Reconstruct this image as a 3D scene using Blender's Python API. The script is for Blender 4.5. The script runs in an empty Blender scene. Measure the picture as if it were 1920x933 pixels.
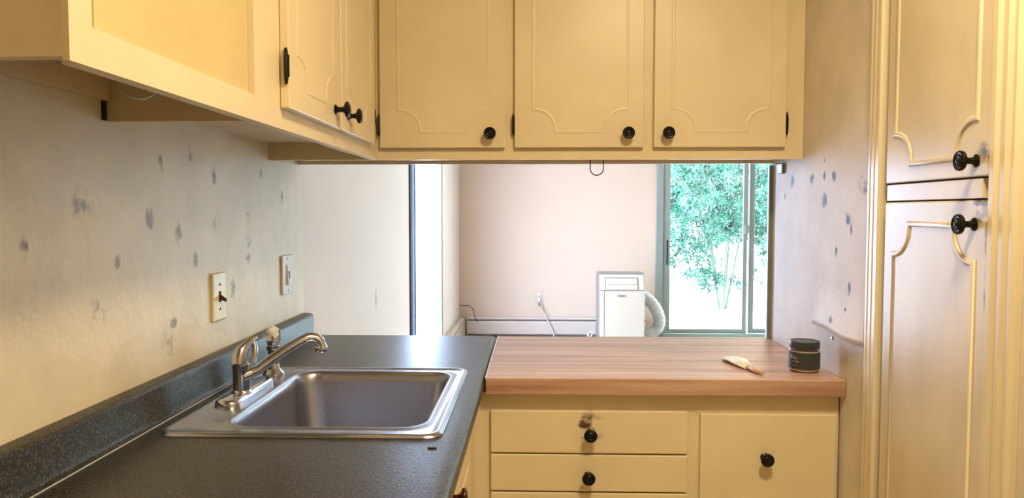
import bpy, math, random
from mathutils import Vector, Matrix, Euler
random.seed(7)
SC = bpy.context.scene
COL = SC.collection
PI = math.pi

# ------------------------------------------------------------------ camera
cam_d = bpy.data.cameras.new('camera'); cam = bpy.data.objects.new('camera', cam_d); COL.objects.link(cam)
cam_d.sensor_width = 36.0; cam_d.lens = 26.25; cam_d.clip_start = 0.02; cam_d.clip_end = 200
cam.location = (0, 0, 1.33)
cam.rotation_euler = (PI/2 - math.atan(70.5/1400), 0, math.atan(43/1400))
SC.camera = cam
# ------------------------------------------------------------------ world, sun, lamps, exposure
SC.view_settings.view_transform = 'Standard'; SC.view_settings.look = 'None'
SC.view_settings.gamma = 1.0; SC.view_settings.use_curve_mapping = False
SC.view_settings.exposure = 0.55
W = bpy.data.worlds.new('overcast_sky'); SC.world = W; W.use_nodes = True
bg = W.node_tree.nodes['Background']
bg.inputs['Color'].default_value = (0.60, 0.71, 1.0, 1); bg.inputs['Strength'].default_value = 28.0
def light(name, kind, loc, energy, color, rot=(0, 0, 0), **kw):
    d = bpy.data.lights.new(name, kind); d.energy = energy; d.color = color
    for k, v in kw.items(): setattr(d, k, v)
    o = bpy.data.objects.new(name, d); COL.objects.link(o); o.location = loc; o.rotation_euler = rot
    return o
sun = light('sun', 'SUN', (3, 0, 9), 14.0, (1.0, 0.97, 0.92), angle=0.03)
sun.rotation_euler = Vector((-0.30, 0.62, -0.72)).to_track_quat('-Z', 'Y').to_euler()
# ceiling lamp of the kitchen (warm bulb behind the camera's field of view)
light('kitchen_ceiling_lamp', 'AREA', (0.42, 0.74, 2.36), 19.5, (1.0, 0.80, 0.50), shape='DISK', size=0.30)
# living room ceiling lamp, warm
light('living_ceiling_lamp', 'AREA', (1.7, 5.2, 2.38), 14.0, (1.0, 0.74, 0.46), shape='DISK', size=0.45)
# portals: sampling guides for the daylight in the two glazed openings (they emit nothing)
for nm, loc, rot, sx, sy in (('window_portal', (-0.885, 5.63, 1.07), (0, -PI/2, 0), 2.05, 1.70),
                             ('door_portal', (2.2, 7.99, 1.05), (-PI/2, 0, 0), 1.85, 2.05)):
    p = light(nm, 'AREA', loc, 1.0, (1, 1, 1), rot, shape='RECTANGLE', size=sx, size_y=sy)
    p.data.cycles.is_portal = True

# ------------------------------------------------------------------ materials
def lin(c):
    return tuple((v/255/12.92 if v/255 <= 0.04045 else ((v/255+0.055)/1.055)**2.4) for v in c) + (1,)
class NT:
    def __init__(s, name):
        s.m = bpy.data.materials.new(name); s.m.use_nodes = True; s.t = s.m.node_tree; s.n = s.t.nodes
        s.b = s.n['Principled BSDF']; s.out = s.n['Material Output']
    def add(s, kind, **kw):
        n = s.n.new(kind)
        for k, v in kw.items(): setattr(n, k, v)
        return n
    def link(s, a, b): s.t.links.new(a, b)
def pos_scaled(N, scale):
    g = N.add('ShaderNodeNewGeometry'); v = N.add('ShaderNodeVectorMath', operation='MULTIPLY')
    N.link(g.outputs['Position'], v.inputs[0]); v.inputs[1].default_value = scale
    return g, v.outputs[0]
def mat(name, rgb, rough=0.5, metal=0.0, var=0.0, vscale=(6, 6, 6), dark=0.8, bump=0.0, bscale=60, coat=0.0,
        stains=None, stain_rgb=(110, 90, 66), stain_amt=0.7, bdist=0.002, spec=None):
    """Principled paint / metal with procedural tone variation, fine relief and, where listed,
    stains: (x, y, z, rx, ry, rz, strength) ellipsoids in room coordinates."""
    N = NT(name); base = lin(rgb)
    N.b.inputs['Roughness'].default_value = rough; N.b.inputs['Metallic'].default_value = metal
    if coat: N.b.inputs['Coat Weight'].default_value = coat; N.b.inputs['Coat Roughness'].default_value = 0.15
    if spec is not None: N.b.inputs['Specular IOR Level'].default_value = spec
    N.b.inputs['Base Color'].default_value = base
    col = None
    if var or bump or stains:
        g, ps = pos_scaled(N, vscale)
    if var:
        tex = N.add('ShaderNodeTexNoise'); tex.inputs['Scale'].default_value = 1.0; tex.inputs['Detail'].default_value = 5
        N.link(ps, tex.inputs['Vector'])
        mr = N.add('ShaderNodeMapRange'); mr.inputs['From Min'].default_value = 0.35; mr.inputs['From Max'].default_value = 0.65
        N.link(tex.outputs['Fac'], mr.inputs['Value'])
        mx = N.add('ShaderNodeMix', data_type='RGBA')
        mx.inputs[6].default_value = tuple(c*(1-var*(1-dark)*2) for c in base[:3]) + (1,)
        mx.inputs[7].default_value = base
        N.link(mr.outputs[0], mx.inputs[0]); col = mx.outputs[2]
        N.link(col, N.b.inputs['Base Color'])
    if stains:
        nz = N.add('ShaderNodeTexNoise'); nz.inputs['Scale'].default_value = 55; nz.inputs['Detail'].default_value = 4
        N.link(g.outputs['Position'], nz.inputs['Vector'])
        acc = None
        for (x, y, z, rx, ry, rz, k) in stains:
            a = N.add('ShaderNodeVectorMath', operation='SUBTRACT'); a.inputs[1].default_value = (x, y, z)
            N.link(g.outputs['Position'], a.inputs[0])
            b = N.add('ShaderNodeVectorMath', operation='MULTIPLY'); b.inputs[1].default_value = (1/rx, 1/ry, 1/rz)
            N.link(a.outputs[0], b.inputs[0])
            l = N.add('ShaderNodeVectorMath', operation='LENGTH'); N.link(b.outputs[0], l.inputs[0])
            s = N.add('ShaderNodeMath', operation='SUBTRACT'); s.inputs[0].default_value = 1.0
            N.link(l.outputs['Value'], s.inputs[1])
            m = N.add('ShaderNodeMath', operation='MULTIPLY'); m.inputs[1].default_value = k
            N.link(s.outputs[0], m.inputs[0])
            if acc is None: acc = m.outputs[0]
            else:
                q = N.add('ShaderNodeMath', operation='MAXIMUM'); N.link(acc, q.inputs[0]); N.link(m.outputs[0], q.inputs[1]); acc = q.outputs[0]
        ad = N.add('ShaderNodeMath', operation='MULTIPLY_ADD'); ad.inputs[1].default_value = 2.6; 
        N.link(nz.outputs['Fac'], ad.inputs[0]); 
        sb = N.add('ShaderNodeMath', operation='ADD'); sb.inputs[1].default_value = -1.45
        N.link(acc, sb.inputs[0]); N.link(sb.outputs[0], ad.inputs[2])
        # only where the ellipsoid itself is positive
        gate = N.add('ShaderNodeMapRange'); gate.inputs['From Min'].default_value = -0.25; gate.inputs['From Max'].default_value = 0.35
        N.link(acc, gate.inputs['Value'])
        cl = N.add('ShaderNodeMapRange'); cl.inputs['From Min'].default_value = -0.1; cl.inputs['From Max'].default_value = 0.7
        N.link(ad.outputs[0], cl.inputs['Value'])
        gm = N.add('ShaderNodeMath', operation='MULTIPLY'); N.link(gate.outputs[0], gm.inputs[0]); N.link(cl.outputs[0], gm.inputs[1])
        sm = N.add('ShaderNodeMath', operation='MULTIPLY'); sm.inputs[1].default_value = stain_amt; N.link(gm.outputs[0], sm.inputs[0])
        m2 = N.add('ShaderNodeMix', data_type='RGBA'); m2.inputs[7].default_value = lin(stain_rgb)
        if col is None: m2.inputs[6].default_value = base
        else: N.link(col, m2.inputs[6])
        N.link(sm.outputs[0], m2.inputs[0]); N.link(m2.outputs[2], N.b.inputs['Base Color'])
    if bump:
        bt = N.add('ShaderNodeTexNoise'); bt.inputs['Scale'].default_value = bscale; bt.inputs['Detail'].default_value = 4
        N.link(g.outputs['Position'], bt.inputs['Vector'])
        bp = N.add('ShaderNodeBump'); bp.inputs['Strength'].default_value = bump; bp.inputs['Distance'].default_value = bdist
        N.link(bt.outputs['Fac'], bp.inputs['Height']); N.link(bp.outputs[0], N.b.inputs['Normal'])
    return N.m
XL, XR, XV = -0.779, 0.77, -0.80      # kitchen left wall, kitchen right wall, living-room left wall
def LS(y, z, ry, rz, k=1.0): return (XL, y, z, 0.05, ry, rz, k)
def RS(y, z, ry, rz, k=1.0): return (XR, y, z, 0.06, ry, rz, k)
left_stains = [LS(1.262,1.342,.034,.026,.8), LS(1.489,1.317,.021,.030,1.3), LS(1.61,1.282,.02,.027,1.3), LS(1.687,1.219,.015,.026,1.1),
    LS(1.367,1.234,.014,.016,1.2), LS(1.898,1.128,.026,.032,1.0), LS(1.799,1.415,.02,.026,1.2), LS(2.008,1.249,.018,.022,1.0), LS(2.005,1.204,.02,.018,1.0),
    LS(2.284,1.373,.02,.024,.8), LS(2.107,1.437,.02,.018,.7), LS(1.674,1.458,.016,.022,.7), LS(1.54,1.431,.014,.028,.7), LS(1.114,1.274,.014,.020,.8),
    LS(1.577,1.09,.02,.014,1.3), LS(1.56,1.05,.03,.03,.5), LS(2.01,1.32,.03,.03,.4), LS(1.304,1.155,.03,.03,.35), LS(1.80,1.30,.03,.03,.4)]
right_stains = [RS(2.27,1.419,.022,.026,1.0), RS(2.33,1.375,.012,.018,.9), RS(2.111,1.423,.022,.018,1.1), RS(2.019,1.426,.010,.018,1.3), RS(1.955,1.421,.016,.018,1.4),
    RS(2.015,1.36,.024,.028,1.5), RS(1.862,1.312,.020,.018,1.5), RS(1.845,1.285,.010,.02,1.4), RS(1.931,1.229,.009,.020,1.4), RS(1.848,1.142,.011,.022,1.5), RS(1.778,1.387,.035,.03,.55),
    RS(1.93,1.051,.02,.014,1.0), RS(1.86,1.09,.008,.012,1.2), RS(2.02,1.465,.01,.012,.8)]
M = {}
M['wall_l'] = mat('wall_paint_left', (234,222,194), .42, var=.35, vscale=(7,7,7), dark=.80, bump=.35, bscale=38, stains=left_stains, stain_rgb=(116,88,54), stain_amt=.8, bdist=.004)
M['wall_r'] = mat('wall_paint_right', (230,220,206), .52, var=.35, vscale=(8,8,8), dark=.82, bump=.25, bscale=45, stains=right_stains, stain_rgb=(66,52,42), stain_amt=1.0, bdist=.003, spec=.3)
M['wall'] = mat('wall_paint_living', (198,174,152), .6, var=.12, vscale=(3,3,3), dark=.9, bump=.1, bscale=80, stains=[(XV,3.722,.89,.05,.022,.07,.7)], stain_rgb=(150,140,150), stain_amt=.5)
M['wall_y'] = mat('wall_paint_back', (226,206,160), .6, var=.2, bump=.2, bscale=50)
M['ceil'] = mat('ceiling_paint', (232,226,212), .8, var=.1, bump=.3, bscale=120)
M['floor'] = mat('vinyl_floor', (214,204,186), .45, var=.5, vscale=(3,14,3))
M['carpet'] = mat('carpet', (176,160,140), .95, var=.5, vscale=(40,40,40), bump=.6, bscale=300)
M['cab'] = mat('cabinet_cream_paint', (230,214,178), .36, var=.22, vscale=(5,5,5), dark=.85, bump=.10, bscale=70)
M['cab_panel'] = mat('cabinet_panel_tan', (214,194,140), .4, var=.25, vscale=(6,6,6), dark=.85, bump=.10, bscale=70)  # inset panel and stop strip, coloured a darker tan than the frame
drawer_stains = [(0.128,1.865,.790,.022,.03,.018,1.4), (0.14,1.865,.812,.03,.03,.02,.75), (0.142,1.865,.768,.036,.03,.026,.8)]
M['cab_worn'] = mat('cabinet_paint_worn', (230,214,178), .36, var=.22, vscale=(5,5,5), dark=.85, stains=drawer_stains, stain_rgb=(70,46,30), stain_amt=.95)
pantry_stains = [(.76,1.262,1.30,.03,.012,.07,1.6), (.76,1.262,1.20,.03,.010,.06,1.2), (.76,1.262,1.41,.03,.010,.05,1.2), (.752,1.285,1.345,.012,.03,.010,1.2), (.76,1.262,1.46,.03,.006,.03,.7),
    (.752,1.283,1.432,.01,.022,.02,.7), (.752,1.283,1.322,.01,.022,.02,.7)]
M['pantry'] = mat('pantry_paint', (224,210,180), .33, var=.35, vscale=(9,9,5), dark=.84, bump=.12, bscale=60, stains=pantry_stains, stain_rgb=(60,44,30), stain_amt=.9)
M['casing'] = mat('casing_paint', (226,212,180), .3, var=.2, vscale=(8,8,3), dark=.85)
M['inner'] = mat('cabinet_underside_paint', (228,210,176), .5, var=.3, vscale=(8,8,8), dark=.8, bump=.15, bscale=60)
M['black'] = mat('black_metal', (20,19,20), .28, .4, bump=.05, bscale=200)
M['bronze'] = mat('bronze_metal', (96,58,40), .25, .8, var=.3, vscale=(60,60,60))
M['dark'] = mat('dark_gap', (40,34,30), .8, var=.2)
M['chrome'] = mat('chrome', (206,210,224), .12, 1.0, bump=.03, bscale=40)
M['steel'] = mat('brushed_steel', (176,180,196), .27, 1.0, var=.25, vscale=(220,6,220), bump=.05, bscale=150)
M['white_pl'] = mat('white_plastic', (232,230,226), .35, var=.08)
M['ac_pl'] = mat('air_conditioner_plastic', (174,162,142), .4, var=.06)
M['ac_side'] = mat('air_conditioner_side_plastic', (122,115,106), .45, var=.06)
M['darkalu'] = mat('dark_aluminium', (52,58,76), .45, .2, var=.1)
M['grey'] = mat('grey_print', (70,70,72), .5, var=.1)
M['yellow_pl'] = mat('ivory_plastic', (226,214,160), .35, var=.15, vscale=(60,60,60))
M['grey_pl'] = mat('pale_grey_plastic', (206,198,190), .35, var=.12, vscale=(60,60,60))
M['alu'] = mat('aluminium_frame', (138,146,138), .4, .35, var=.12, vscale=(10,10,3))
M['heater'] = mat('heater_enamel', (190,172,156), .4, var=.08)
M['hose'] = mat('hose_plastic', (205,205,203), .5, var=.1)
M['cord'] = mat('cord_plastic', (186,170,158), .5, var=.1)
M['wire'] = mat('grey_wire', (96,96,112), .5, var=.1)
M['label'] = mat('jar_label_dark', (58,62,64), .45, var=.25, vscale=(60,60,60))
M['lid'] = mat('jar_lid', (54,58,60), .35, var=.15, vscale=(80,80,80))
M['cream_fill'] = mat('jar_contents', (214,196,180), .5, var=.1)
M['print'] = mat('pale_print', (176,180,182), .5, var=.1)
M['plastic_bag'] = mat('crinkled_white_plastic', (250,248,242), .25, var=.1, vscale=(90,90,90), bump=.4, bscale=110, bdist=.004)
M['palewood'] = mat('pale_wood', (224,184,146), .4, var=.4, vscale=(60,8,60))
M['concrete'] = mat('pale_patio_concrete', (214,212,206), .9, var=.2, vscale=(2,2,2))
M['bark'] = mat('bark', (92,98,80), .9, var=.5, vscale=(30,30,8))
M['leaf'] = mat('shrub_leaf', (18,80,56), .35, var=.8, vscale=(4,4,4), dark=.6)
M['leaf_far'] = mat('hedge_leaf', (24,92,66), .5, var=.8, vscale=(2,2,2), dark=.6)
# laminate: dark grey with fine pale and dark specks
def laminate():
    N = NT('speckled_laminate'); N.b.inputs['Roughness'].default_value = .33; N.b.inputs['Specular IOR Level'].default_value = .38
    g = N.add('ShaderNodeNewGeometry')
    t = N.add('ShaderNodeTexNoise'); t.inputs['Scale'].default_value = 300; t.inputs['Detail'].default_value = 3
    N.link(g.outputs['Position'], t.inputs['Vector'])
    r = N.add('ShaderNodeValToRGB'); e = r.color_ramp.elements
    e[0].position = .36; e[0].color = lin((22,24,22)); e[1].position = .66; e[1].color = lin((94,88,76))
    k = r.color_ramp.elements.new(.52); k.color = lin((40,42,38))
    N.link(t.outputs['Fac'], r.inputs[0]); N.link(r.outputs[0], N.b.inputs['Base Color'])
    b = N.add('ShaderNodeTexNoise'); b.inputs['Scale'].default_value = 170; b.inputs['Detail'].default_value = 2
    N.link(g.outputs['Position'], b.inputs['Vector'])
    bp = N.add('ShaderNodeBump'); bp.inputs['Strength'].default_value = .25; bp.inputs['Distance'].default_value = .0015
    N.link(b.outputs['Fac'], bp.inputs['Height']); N.link(bp.outputs[0], N.b.inputs['Normal'])
    return N.m
M['laminate'] = laminate()
def butcher():
    N = NT('butcher_block_wood'); N.b.inputs['Roughness'].default_value = .38
    g, ps = pos_scaled(N, (1.6, 26, 26))
    t = N.add('ShaderNodeTexNoise'); t.inputs['Scale'].default_value = 1; t.inputs['Detail'].default_value = 6; t.inputs['Roughness'].default_value = .62
    N.link(ps, t.inputs['Vector'])
    r = N.add('ShaderNodeValToRGB'); e = r.color_ramp.elements
    e[0].position = .32; e[0].color = lin((164,126,108)); e[1].position = .68; e[1].color = lin((218,184,162))
    k = r.color_ramp.elements.new(.5); k.color = lin((194,156,136))
    N.link(t.outputs['Fac'], r.inputs[0])
    # staves of slightly different tone along the length of the top
    br = N.add('ShaderNodeTexBrick'); br.inputs['Scale'].default_value = 1.0
    br.inputs['Brick Width'].default_value = .42; br.inputs['Row Height'].default_value = .042; br.inputs['Mortar Size'].default_value = .0006
    br.inputs['Color1'].default_value = (.86,.86,.86,1); br.inputs['Color2'].default_value = (1.08,1.06,1.04,1); br.inputs['Mortar'].default_value = (.74,.7,.68,1)
    N.link(g.outputs['Position'], br.inputs['Vector'])
    mx = N.add('ShaderNodeMix', data_type='RGBA', blend_type='MULTIPLY'); mx.inputs[0].default_value = .7
    N.link(r.outputs[0], mx.inputs[6]); N.link(br.outputs['Color'], mx.inputs[7]); N.link(mx.outputs[2], N.b.inputs['Base Color'])
    return N.m
M['wood'] = butcher()
def glass(name, tint):
    N = NT(name); N.n.remove(N.b)
    tr = N.add('ShaderNodeBsdfTransparent'); tr.inputs[0].default_value = tint
    gl = N.add('ShaderNodeBsdfGlossy'); gl.inputs['Roughness'].default_value = .02
    lw = N.add('ShaderNodeLayerWeight'); lw.inputs[0].default_value = .5
    pw = N.add('ShaderNodeMath', operation='POWER'); pw.inputs[1].default_value = 5; N.link(lw.outputs['Facing'], pw.inputs[0])
    fr = N.add('ShaderNodeMath', operation='MULTIPLY_ADD'); fr.inputs[1].default_value = .30; fr.inputs[2].default_value = .03; N.link(pw.outputs[0], fr.inputs[0])
    mx = N.add('ShaderNodeMixShader'); N.link(fr.outputs[0], mx.inputs[0]); N.link(tr.outputs[0], mx.inputs[1]); N.link(gl.outputs[0], mx.inputs[2])
    N.link(mx.outputs[0], N.out.inputs[0])
    return N.m
M['glass'] = glass('window_glass', (.93, .97, 1.0, 1))
M['glass_door'] = glass('patio_glass', (.86, .98, .94, 1))
M['jar_glass'] = glass('jar_clear_plastic', (.93, .91, .90, 1))

# ------------------------------------------------------------------ mesh helpers
class MB:
    def __init__(s): s.v = []; s.f = []
    def add(s, vs, fs):
        o = len(s.v); s.v += [tuple(v) for v in vs]; s.f += [tuple(i+o for i in f) for f in fs]; return s
    def box(s, x0, x1, y0, y1, z0, z1):
        return s.add([(x0,y0,z0),(x1,y0,z0),(x1,y1,z0),(x0,y1,z0),(x0,y0,z1),(x1,y0,z1),(x1,y1,z1),(x0,y1,z1)],
                     [(0,3,2,1),(4,5,6,7),(0,1,5,4),(1,2,6,5),(2,3,7,6),(3,0,4,7)])
    def prism(s, poly, fn, a, b):
        """poly: list of 2-D points, fn(p, t) -> 3-D; extruded from t=a to t=b"""
        n = len(poly)
        vs = [fn(p, a) for p in poly] + [fn(p, b) for p in poly]
        return s.add(vs, [tuple(range(n))[::-1], tuple(range(n, 2*n))] + [(i, (i+1) % n, n+(i+1) % n, n+i) for i in range(n)])
    def loft(s, loops, cap0=False, cap1=False):
        n = len(loops[0]); vs = [p for l in loops for p in l]; fs = []
        for k in range(len(loops)-1):
            for i in range(n):
                j = (i+1) % n; fs.append((k*n+i, k*n+j, (k+1)*n+j, (k+1)*n+i))
        if cap0: fs.append(tuple(range(n))[::-1])
        if cap1: fs.append(tuple(range((len(loops)-1)*n, len(loops)*n)))
        return s.add(vs, fs)
    def lathe(s, prof, origin=(0,0,0), axis=(0,0,1), seg=20):
        q = Vector((0,0,1)).rotation_difference(Vector(axis)); o = Vector(origin)
        loops = [[o + q @ Vector((r*math.cos(2*PI*i/seg), r*math.sin(2*PI*i/seg), h)) for i in range(seg)] for r, h in prof]
        return s.loft(loops, True, True)
    def tube(s, pts, r, seg=10, flat=None):
        pts = [Vector(p) for p in pts]; n = len(pts); rs = r if isinstance(r, (list, tuple)) else [r]*n
        loops = []; t0 = (pts[1]-pts[0]).normalized()
        ref = Vector((0,0,1)) if abs(t0.z) < .9 else Vector((1,0,0)); u = t0.cross(ref).normalized()
        for i, p in enumerate(pts):
            t = (pts[min(i+1, n-1)] - pts[max(i-1, 0)]).normalized()
            u = (u - t*u.dot(t)).normalized(); w = t.cross(u)
            fl = 1 if flat is None else flat
            loops.append([p + u*rs[i]*math.cos(2*PI*k/seg) + w*rs[i]*fl*math.sin(2*PI*k/seg) for k in range(seg)])
        return s.loft(loops, True, True)
    def bead(s, path, w, h, fn):
        """closed planar path (u,v); raised bead; fn(u,v,n) -> 3-D"""
        n = len(path); prof = [(-w/2, -.001), (-w/2+.0006, h*.55), (-w/5, h), (w/5, h), (w/2-.0006, h*.55), (w/2, -.001)]
        loops = []
        for i in range(n):
            a, b, c = Vector(path[i-1]), Vector(path[i]), Vector(path[(i+1) % n])
            d1 = (b-a).normalized(); d2 = (c-b).normalized()
            n1 = Vector((-d1.y, d1.x)); n2 = Vector((-d2.y, d2.x)); m = (n1+n2)
            m = m.normalized() if m.length > 1e-6 else n1
            k = 1/max(.5, m.dot(n1))
            loops.append([fn(b.x+m.x*o*k, b.y+m.y*o*k, hh) for o, hh in prof])
        loops.append(loops[0])
        m_ = len(prof); vs = [p for l in loops for p in l]; fs = []
        for k in range(len(loops)-1):
            for i in range(m_-1): fs.append((k*m_+i, k*m_+i+1, (k+1)*m_+i+1, (k+1)*m_+i))
        return s.add(vs, fs)
    def mesh(s, name):
        me = bpy.data.meshes.new(name); me.from_pydata(s.v, [], s.f)
        import bmesh
        bm = bmesh.new(); bm.from_mesh(me); bmesh.ops.recalc_face_normals(bm, faces=bm.faces); bm.to_mesh(me); bm.free()
        me.update(); return me
def link_parent(o, parent):
    o.parent = parent
    o.matrix_parent_inverse = Matrix.Translation(-Vector(parent.location)) if parent.type == 'EMPTY' else Matrix.Identity(4)
def obj(name, mb, m, parent=None, smooth=False, bevel=0, seg=2, angle=.6):
    me = mb.mesh(name) if isinstance(mb, MB) else mb
    if not me.materials: me.materials.append(M[m] if isinstance(m, str) else m)
    o = bpy.data.objects.new(name, me); COL.objects.link(o)
    if smooth:
        me.polygons.foreach_set('use_smooth', [True]*len(me.polygons)); me.set_sharp_from_angle(angle=angle)
    if bevel:
        b = o.modifiers.new('bevel', 'BEVEL'); b.width = bevel; b.segments = seg; b.limit_method = 'ANGLE'; b.angle_limit = .7
    if parent: link_parent(o, parent)
    return o
def tag(o, label, cat, group=None):
    o['label'] = label; o['category'] = cat
    if group: o['group'] = group
    return o
def thing(name, label, cat, loc, group=None):
    o = bpy.data.objects.new(name, None); COL.objects.link(o); o.location = loc; o.empty_display_size = .05
    return tag(o, label, cat, group)
def struct(name, mb, m, parent=None, label=None, **kw):
    o = obj(name, mb, m, parent, **kw)
    if parent is None: o['kind'] = 'structure'
    if label: o['label'] = label
    return o
def rrect(x0, x1, y0, y1, r, z, n=6):
    pts = []
    for cx, cy, a0 in ((x1-r, y1-r, 0), (x0+r, y1-r, PI/2), (x0+r, y0+r, PI), (x1-r, y0+r, 1.5*PI)):
        for i in range(n+1):
            a = a0 + PI/2*i/n; pts.append((cx+r*math.cos(a), cy+r*math.sin(a), z))
    return pts
def scoop(u0, u1, v0, v1, r, n=8, ledge=.006):
    """rectangle outline whose corners are scooped inwards (circle centred on the corner, small ledges)"""
    pts = []
    def arc(cx, cy, a0, a1):
        for i in range(n+1):
            a = a0 + (a1-a0)*i/n; pts.append((cx+r*math.cos(a), cy+r*math.sin(a)))
    l = ledge
    pts.append((u0, v0+r+0)); pts.pop()
    arc(u0+l, v0+l, PI/2, 0); arc(u1-l, v0+l, PI, PI/2); arc(u1-l, v1-l, 1.5*PI, PI); arc(u0+l, v1-l, 0, -PI/2)
    # ledges: square little steps at both ends of each scoop
    out = []
    for i, p in enumerate(pts):
        k, j = divmod(i, n+1)
        if j == 0:
            out.append({0:(u0,p[1]),1:(p[0],v0),2:(u1,p[1]),3:(p[0],v1)}[k])
        out.append(p)
        if j == n:
            out.append({0:(p[0],v0),1:(u1,p[1]),2:(p[0],v1),3:(u0,p[1])}[k])
    return out

# ================================================================== structure
Y0, YF, ZC = -1.8, 7.85, 2.44
XE = 4.6
struct('floor', MB().box(XL-.1, XR+.1, Y0, 2.50, -.08, 0), 'floor')
struct('floor_living', MB().box(XV-.12, XE+.1, 2.50, YF+.12, -.08, 0), 'carpet')
struct('ceiling', MB().box(XL-.25, XE+.1, Y0-.1, YF+1.3, ZC, ZC+.15), 'ceil')  # extended past the far wall: unseen eave added to cut patio door daylight
struct('wall_left', MB().box(XL-.14, XL, Y0-.1, 2.482, 0, ZC), 'wall_l')
WY0, WY1, WZ0, WZ1 = 4.80, 6.46, .05, 2.10
M['wall_win'] = mat('wall_paint_window_side', (228,214,200), .55, var=.12, vscale=(3,3,1), dark=.9, bump=.1, bscale=80, stains=[(XV,3.722,.89,.05,.030,.07,1.0)], stain_rgb=(120,112,124), stain_amt=.7)
struct('wall_left_living', MB().box(XV-.07, XV, 2.482, WY0, 0, ZC).box(XV-.07, XV, WY1, YF+.12, 0, ZC)
       .box(XV-.07, XV, WY0, WY1, WZ1, ZC).box(XV-.07, XV, WY0, WY1, 0, WZ0), 'wall_win')
DX0, DX1, DZ1 = 1.262, 3.12, 2.08
struct('wall_far', MB().box(XV, DX0, YF, YF+.12, 0, ZC).box(DX1, XE, YF, YF+.12, 0, ZC).box(DX0, DX1, YF, YF+.12, DZ1, ZC), 'wall')
wr = struct('wall_right', MB().box(XR, XR+.11, Y0-.1, 2.447, 0, ZC), 'wall_r')
struct('wall_back', MB().box(XL, XR, Y0-.1, Y0, 0, ZC), 'wall_y')
struct('wall_right_living', MB().box(XE, XE+.1, 2.40, YF+.12, 0, ZC), 'wall')
struct('wall_near_living', MB().box(XR+.11, XE, 2.337, 2.447, 0, ZC), 'wall')
struct('trim_1', MB().box(.757, .772, 2.4475, 2.462, .915, 1.478), 'alu', label='grey corner strip at the free end of the right kitchen wall')
struct('ground', MB().box(-30, 30, YF+.13, 45, -.2, -.1).box(-30, XV-.15, -20, YF+.13, -.2, -.1), 'concrete')

# peeling lower edge of the wall lining on the right wall
def flap():
    m = MB(); ny, nz = 20, 10; rows = []
    for j in range(nz+1):
        t = j/nz; z = 1.021 + .13*t
        for i in range(ny+1):
            s = i/ny; y = 1.727 + (2.10-1.727)*s
            curl = .017*(1-t)**2.2*(math.sin(PI*min(1, .12+s*.95)))**.8 + .004*math.sin(9*s+3*t)*(1-t)**2*s
            edge = min(1, (1-s)/.25); rows.append((XR+.0012-.0035*edge*(1-t)-max(0, curl)*edge, y, z - .004*math.sin(7*s)*(1-t)))
    fs = [(j*(ny+1)+i, j*(ny+1)+i+1, (j+1)*(ny+1)+i+1, (j+1)*(ny+1)+i) for j in range(nz) for i in range(ny)]
    return m.add(rows, fs)
o = obj('peeling_lining', flap(), 'wall_r', wr, smooth=True); o['label'] = 'peeling lower edge of the wall lining'
sd = o.modifiers.new('sheet', 'SOLIDIFY'); sd.thickness = .0008; sd.offset = 0
obj('screw', MB().lathe([(0,.004),(.003,.0038),(.0042,.002),(.0042,-.002)], (XR, 1.94, 1.003), (-1,0,0), 10), 'chrome', wr, smooth=True)

# ---- window in the living room's left wall (daylight)
w1 = bpy.data.objects.new('window_1', None); COL.objects.link(w1); w1.location = (XV, WY0, WZ0); w1['kind'] = 'structure'
w1['label'] = 'tall bright window in the left wall beyond the dark counter'
fx0, fx1 = XV-.045, XV-.004
obj('window_frame', MB().box(fx0, fx1, WY0, WY0+.05, WZ0, WZ1).box(fx0, fx1, WY1-.05, WY1, WZ0, WZ1)
    .box(fx0, fx1, WY0+.05, WY1-.05, WZ1-.05, WZ1).box(fx0, fx1, WY0+.05, WY1-.05, WZ0, WZ0+.06), 'alu', w1, bevel=.004)
ym = 5.06
obj('mullion', MB().box(fx0, fx1-.01, ym-.03, ym+.03, WZ0+.06, WZ1-.05), 'darkalu', w1, bevel=.003)
for a, b in ((WY0+.05, ym-.03), (ym+.03, WY1-.05)):
    obj('pane', MB().box(XV-.030, XV-.025, a, b, WZ0+.06, WZ1-.05), 'glass', w1)
obj('window_casing', MB().box(XV, XV+.012, WY0-.075, WY0, WZ0, WZ1+.07)
    .box(XV, XV+.012, WY0, WY1, WZ1, WZ1+.07), 'darkalu', w1, bevel=.003)

# ---- sliding patio door in the far wall
d1 = bpy.data.objects.new('door_1', None); COL.objects.link(d1); d1.location = (DX0, YF, 0); d1['kind'] = 'structure'
d1['label'] = 'sliding glass patio door with grey metal frame in the far wall'
obj('door_frame', MB().box(DX0, DX0+.075, YF-.02, YF+.10, 0, DZ1).box(DX1-.06, DX1, YF-.02, YF+.10, 0, DZ1)
    .box(DX0+.075, DX1-.06, YF-.02, YF+.10, DZ1-.05, DZ1).box(DX0+.075, DX1-.06, YF-.04, YF+.10, .0, .055), 'alu', d1, bevel=.004)
def leaf(x0, x1, y, sw0, sw1):
    p = obj('sliding_panel', MB().box(x0, x0+sw0, y, y+.03, .055, DZ1-.05).box(x1-sw1, x1, y, y+.03, .055, DZ1-.05)
            .box(x0+sw0, x1-sw1, y, y+.03, .055, .095).box(x0+sw0, x1-sw1, y, y+.03, DZ1-.1, DZ1-.05), 'alu', d1, bevel=.003)
    obj('pane', MB().box(x0+sw0, x1-sw1, y+.012, y+.018, .095, DZ1-.1), 'glass_door', p)
    return p
lf = leaf(DX0+.078, 2.215, YF+.005, .075, .045)
leaf(2.243, DX1-.062, YF+.05, .058, .06)
hd = MB().box(1.372, 1.388, YF-.040, YF-.022, .775, 1.035)
hd.box(1.374, 1.386, YF-.024, YF+.006, .80, .825).box(1.374, 1.386, YF-.024, YF+.006, .985, 1.01)
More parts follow.
